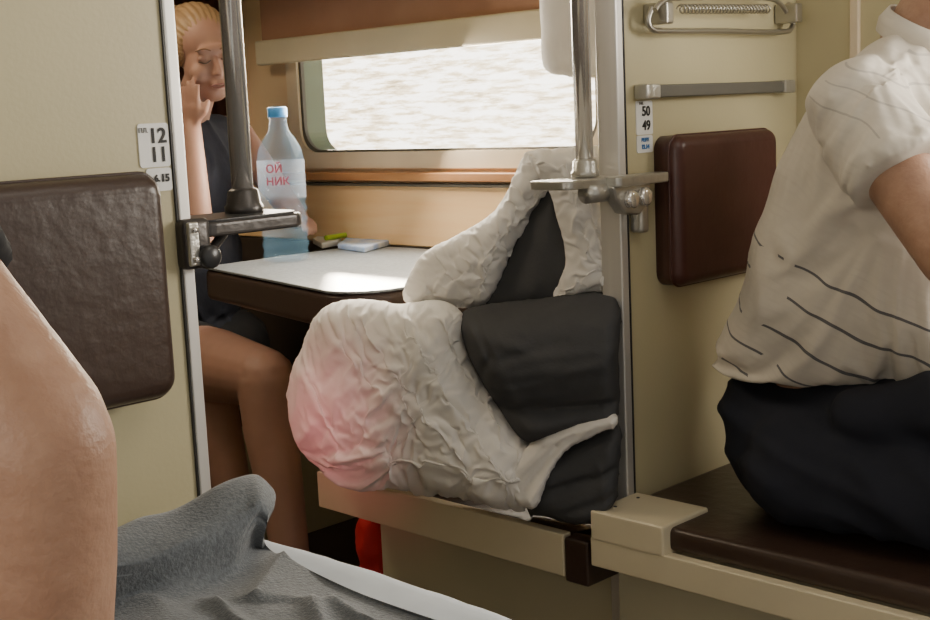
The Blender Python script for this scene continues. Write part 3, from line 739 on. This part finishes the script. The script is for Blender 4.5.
shirt_px=[(738,366),(735,345),(742,315),(757,280),(770,240),(785,195),(802,150),(820,112),(845,78),(873,50),(900,34),(930,30),(965,60),(1000,120),(1010,200),(1020,290),(1020,370),(930,372),(830,378),(770,380)]
def shirt_mat():
    M=mat("striped_polo_knit",(.62,.57,.49),.85,col2=(.58,.53,.455),nscale=40,bump=.05,bscale=60,sheen=.1)
    nt=M.node_tree; b=nt.nodes["Principled BSDF"]
    geo=nt.nodes.new("ShaderNodeNewGeometry")
    sd=(mp_(900,20)-mp_(765,370)); sd.x=0; sd.normalize()
    dot=nt.nodes.new("ShaderNodeVectorMath"); dot.operation='DOT_PRODUCT'; dot.inputs[1].default_value=(0.0,sd.y,sd.z)
    nt.links.new(geo.outputs["Position"],dot.inputs[0])
    no=nt.nodes.new("ShaderNodeTexNoise"); no.inputs["Scale"].default_value=4.5; nt.links.new(geo.outputs["Position"],no.inputs["Vector"])
    ad=nt.nodes.new("ShaderNodeMath"); ad.operation='MULTIPLY_ADD'; ad.inputs[1].default_value=.09
    nt.links.new(no.outputs["Fac"],ad.inputs[0]); nt.links.new(dot.outputs["Value"],ad.inputs[2])
    def M2(op,a,b_):
        n_=nt.nodes.new("ShaderNodeMath"); n_.operation=op
        for i,v in enumerate((a,b_)):
            if v is None: continue
            if isinstance(v,(int,float)): n_.inputs[i].default_value=v
            else: nt.links.new(v,n_.inputs[i])
        return n_.outputs[0]
    def stripes(per,wd,inp): return M2('LESS_THAN',M2('FRACT',M2('DIVIDE',inp,per),None),wd)
    big=stripes(.060,.085,ad.outputs[0]); fine=stripes(.015,.3,ad.outputs[0])
    q=mp_(800,215); low=M2('LESS_THAN',dot.outputs["Value"],q.y*sd.y+q.z*sd.z)
    q=mp_(868,80); high=M2('GREATER_THAN',dot.outputs["Value"],q.y*sd.y+q.z*sd.z-.01)
    n3=nt.nodes.new("ShaderNodeTexNoise"); n3.inputs["Scale"].default_value=6; nt.links.new(geo.outputs["Position"],n3.inputs["Vector"])
    gp=M2('LESS_THAN',n3.outputs["Fac"],.57); gp2=M2('LESS_THAN',n3.outputs["Fac"],.40)
    m_low=M2('MULTIPLY',M2('MULTIPLY',big,low),gp)
    m_high=M2('MULTIPLY',M2('MULTIPLY',M2('MULTIPLY',stripes(.035,.08,ad.outputs[0]),high),gp2),.35)
    mk=M2('MAXIMUM',m_low,m_high)
    base=b.inputs["Base Color"].links[0].from_socket
    m1=nt.nodes.new("ShaderNodeMixRGB"); m1.inputs[2].default_value=(.59,.54,.465,1); nt.links.new(fine,m1.inputs[0]); nt.links.new(base,m1.inputs[1])
    m2=nt.nodes.new("ShaderNodeMixRGB"); m2.inputs[2].default_value=(.12,.115,.12,1); nt.links.new(mk,m2.inputs[0]); nt.links.new(m1.outputs[0],m2.inputs[1])
    nt.links.new(m2.outputs[0],b.inputs["Base Color"]); return M
M_shirt=shirt_mat()
def sag(outline,x0,infl,R,name,material,extra,voxel=.009,sm=6,wr_=.01,nsc=7,extrafn=None,post=1):
    P3=[on(x,y,x=x0) for x,y in outline]; P3=catm(P3,3,True); P2=[(p.y,p.z) for p in P3]
    bm=bmesh.new(); b_prism(bm,[Vector((x0-.02,p.y,p.z)) for p in P3],Vector((.04,0,0)))
    def fn(co,n):
        s=(co.x-x0); d=polyd(co.y,co.z,P2); u=min(d/R,1); sg=max(-1,min(1,s/.016))
        return Vector((co.x+sg*infl*math.sqrt(max(0,1-(1-u)**2)),co.y,co.z))
    o=solidify(bm,name,voxel,2,material,fn,2)
    bm=bmesh.new(); me=o.data.copy(); me.transform(Matrix.Translation(o.location)); bm.from_mesh(me); bpy.data.objects.remove(o)
    if extra: extra(bm)
    def f2(co,n):
        k=wr_*(ridged(co,nsc,(1,1,.8),2)-.4)
        if extrafn: k+=extrafn(*proj(co))
        return co+n*k
    return solidify(bm,name,voxel,sm,material,f2,post)
slv=shR.lerp(elR,.50)
def exs(bm):
    b_ell(bm,sp4+Vector((0,.02,-.03)),(.20,.10,.085))
    b_cap(bm,sp4+Vector((-.08,0,-.03)),.085,shR,.080); b_cap(bm,shR,.080,slv,.084,True,False)
    a=shL; b=shL.lerp(elL,.6); b_cap(bm,a,.080,b,.084,True,False)
shirt=sag(shirt_px,mx,.165,.16,"polo_shirt",M_shirt,exs,wr_=.003,nsc=4,extrafn=lambda px,py:.013*(folds(px,py,28 if py>200 else -50,150,26,2.6)-.3),post=2)
wz=mp_(800,372).z
ax=(elR-shR).normalized()
def pinshirt(co,n):
    if co.z<wz+.02: return 1
    if (co-nkk).length<.12: return 1
    if (co-slv).dot(ax)>-.012 and (co-slv).length<.14: return 1
    return 0
shirt=clothify(shirt,.05,14,pinshirt,shrink_in=.012,bend=.6,relax=1)
parent(shirt,man)
col_=lathe("collar",[(.078,-.02),(.082,.0),(.074,.022),(.070,.02),(.076,.0)],(0,0,0),M_shirt,28,cap=False)
col_.rotation_euler=(math.radians(28),0,0); col_.location=nkk+Vector((0,.015,-.03)); parent(col_,man)
tr_px=[(745,370),(742,400),(750,440),(764,475),(792,502),(835,516),(900,522),(1010,534),(1100,550),(1110,470),(1050,400),(960,362),(900,358),(850,366),(800,372)]
def ext(bm):
    for kk in(kR,kL):
        hh=Vector((kk.x,hipc.y-.04,hipc.z-.015)); b_cap(bm,hh,.100,kk,.085); b_cap(bm,kk,.085,Vector((kk.x,.60,.16)),.062)
    b_cap(bm,on(862,415,x=mx-.15),.050,on(1000,400,x=mx-.15),.06)
trs=sag(tr_px,mx,.155,.13,"trousers",M_pants,ext,wr_=.004,nsc=5,sm=8,post=3,extrafn=lambda px,py:.012*(folds(px,py,35,150,26,8.6)-.3))
parent(trs,man)
for s_ in(-1,1):
    bm=bmesh.new(); b_cap(bm,(mx+s_*.13,.58,.05),.05,(mx+s_*.13,.42,.04),.04); b_ell(bm,(mx+s_*.13,.5,.025),(.05,.13,.025))
    parent(solidify(bm,"shoe",.008,2,M_black),man)

# ---- foreground person (arm in view)
D=.80
bm=bmesh.new()
el=at(36,440,D); shd=at(-150,215,D+.03); wrs=at(46,900,D+.08)
b_chain(bm,[(shd,.058),(shd.lerp(el,.45),.054),(el.lerp(shd,.12),.050),(el,.049),(el.lerp(wrs,.25),.049),(el.lerp(wrs,.6),.042),(wrs,.030)])
hand(bm,wrs,Vector((.2,.3,-.9)),(-.3,.6,0),1.05,.25,1)
tc_=Vector((shd.x-.17,shd.y+.15,0)); sz_=shd.z
tb=Vector((tc_.x,tc_.y,BZ+.14))
b_cap(bm,(tc_.x,tc_.y,sz_-.03),.08,shd,.06); b_cap(bm,(tc_.x,tc_.y,sz_-.03),.08,(tc_.x-.15,tc_.y+.15,sz_-.03),.06)
b_ell(bm,(tc_.x,tc_.y,sz_-.18),(.16,.14,.20)); b_ell(bm,tb,(.16,.14,.14))
fh=Vector((tc_.x+.02,tc_.y-.02,sz_+.22)); FM=Matrix.Translation(fh)@Euler((math.radians(8),0,math.radians(35)),'XYZ').to_matrix().to_4x4()
head_parts(bm,FM,1.0); b_cap(bm,(tc_.x,tc_.y,sz_),.055,fh+Vector((0,0,-.04)),.052)
oa=Vector((tc_.x-.17,tc_.y+.13,sz_-.04)); b_chain(bm,[(oa,.055),(oa+Vector((-.04,-.05,-.25)),.045),(oa+Vector((.05,-.2,-.36)),.03)]); hand(bm,oa+Vector((.05,-.2,-.36)),(.4,-.9,0),(0,0,-1),1,.3,-1)
for s_ in(-1,1):
    hp_=Vector((tc_.x+s_*.1,tc_.y,BZ+.10)); kn=hp_+Vector((-.05,-.40,-.02)); ft=Vector((kn.x,kn.y-.03,.09)); b_chain(bm,[(hp_,.09),(kn,.06),(ft,.04)]); b_cap(bm,ft,.035,ft+Vector((0,-.15,-.05)),.028)
fp=solidify(bm,"person",.008,4,M_skin)
top(fp,"person in black t-shirt with bare arm resting on the bunk","person")
face_bits(FM,1.0,fp,M_hair2)
bm=bmesh.new(); b_ell(bm,FM@Vector((0,.036,.05)),(.086,.094,.086),FM.to_3x3().to_4x4())
parent(solidify(bm,"hair",.008,3,M_hair2,lambda co,n:co+n*.003*ridged(co,40)),fp)
bm=bmesh.new()
b_cap(bm,(tc_.x,tc_.y,sz_-.05),.095,shd,.072); b_cap(bm,shd,.074,shd.lerp(el,.40),.066,True,False); b_cap(bm,(tc_.x,tc_.y,sz_-.05),.095,oa,.072); b_cap(bm,oa,.072,oa+Vector((-.02,-.03,-.13)),.068)
b_ell(bm,(tc_.x,tc_.y,sz_-.18),(.175,.155,.22)); b_ell(bm,tb+Vector((0,0,.04)),(.175,.155,.18))
parent(solidify(bm,"t_shirt",.008,3,M_black,lambda co,n:co+n*.004*ridged(co,8)),fp)
bm=bmesh.new()
for s_ in(-1,1):
    hp_=Vector((tc_.x+s_*.1,tc_.y,BZ+.10)); kn=hp_+Vector((-.05,-.40,-.02)); b_cap(bm,hp_,.105,hp_.lerp(kn,.7),.085)
parent(solidify(bm,"shorts",.009,3,M_pants),fp)

# ================================================================= LIGHT
W=bpy.data.worlds.new("world"); S.world=W; W.use_nodes=True
W.node_tree.nodes["Background"].inputs[0].default_value=(.98,.94,.87,1); W.node_tree.nodes["Background"].inputs[1].default_value=.55
def area(name,loc,tgt,sx,sy,en,col=(1,1,1)):
    l=bpy.data.lights.new(name,'AREA'); l.shape='RECTANGLE'; l.size=sx; l.size_y=sy; l.energy=en; l.color=col
    o=bpy.data.objects.new(name,l); o.location=loc; o.rotation_euler=(Vector(tgt)-Vector(loc)).to_track_quat('-Z','Y').to_euler(); COL.objects.link(o); return o
area("compartment_window_light",(-1.0,.3,1.45),(1.5,1.2,.9),1.2,.8,13,(1,.94,.85))
area("side_window_light",(2.52,.2,1.45),(1.2,.9,.9),.9,.6,32,(1,.93,.82))
area("far_window_light",(WX-.07,2.55,1.30),(1.5,1.75,.75),1.0,.25,27,(1,.88,.70))
area("ceiling_fill",(1.4,.6,2.4),(1.5,1.3,0),.6,1.6,7,(1,.94,.84))  # added soft fill from above, not a real fixture
area("ceiling_fill",(1.4,3.0,2.4),(2.5,2.5,1),.5,1.0,22,(1,.82,.58))  # added warm fill to brighten the panel below the far window
sl=bpy.data.lights.new("pink_tint_spot",'SPOT'); sl.energy=20; sl.color=(1,.24,.28); sl.spot_size=math.radians(27); sl.spot_blend=1; sl.shadow_soft_size=.15  # added spot without a real source, tints the bedding pink
so=bpy.data.objects.new("pink_tint_spot",sl); so.location=(.95,1.85,.80); so.rotation_euler=(at(330,420,2.80)-Vector(so.location)).to_track_quat('-Z','Y').to_euler(); COL.objects.link(so)
sun=bpy.data.lights.new("sun",'SUN'); sun.energy=9; sun.angle=.05; sun.color=(1,.88,.68)
so=bpy.data.objects.new("sun",sun); so.rotation_euler=Vector((-.50,-.60,-.27)).to_track_quat('-Z','Y').to_euler(); COL.objects.link(so)
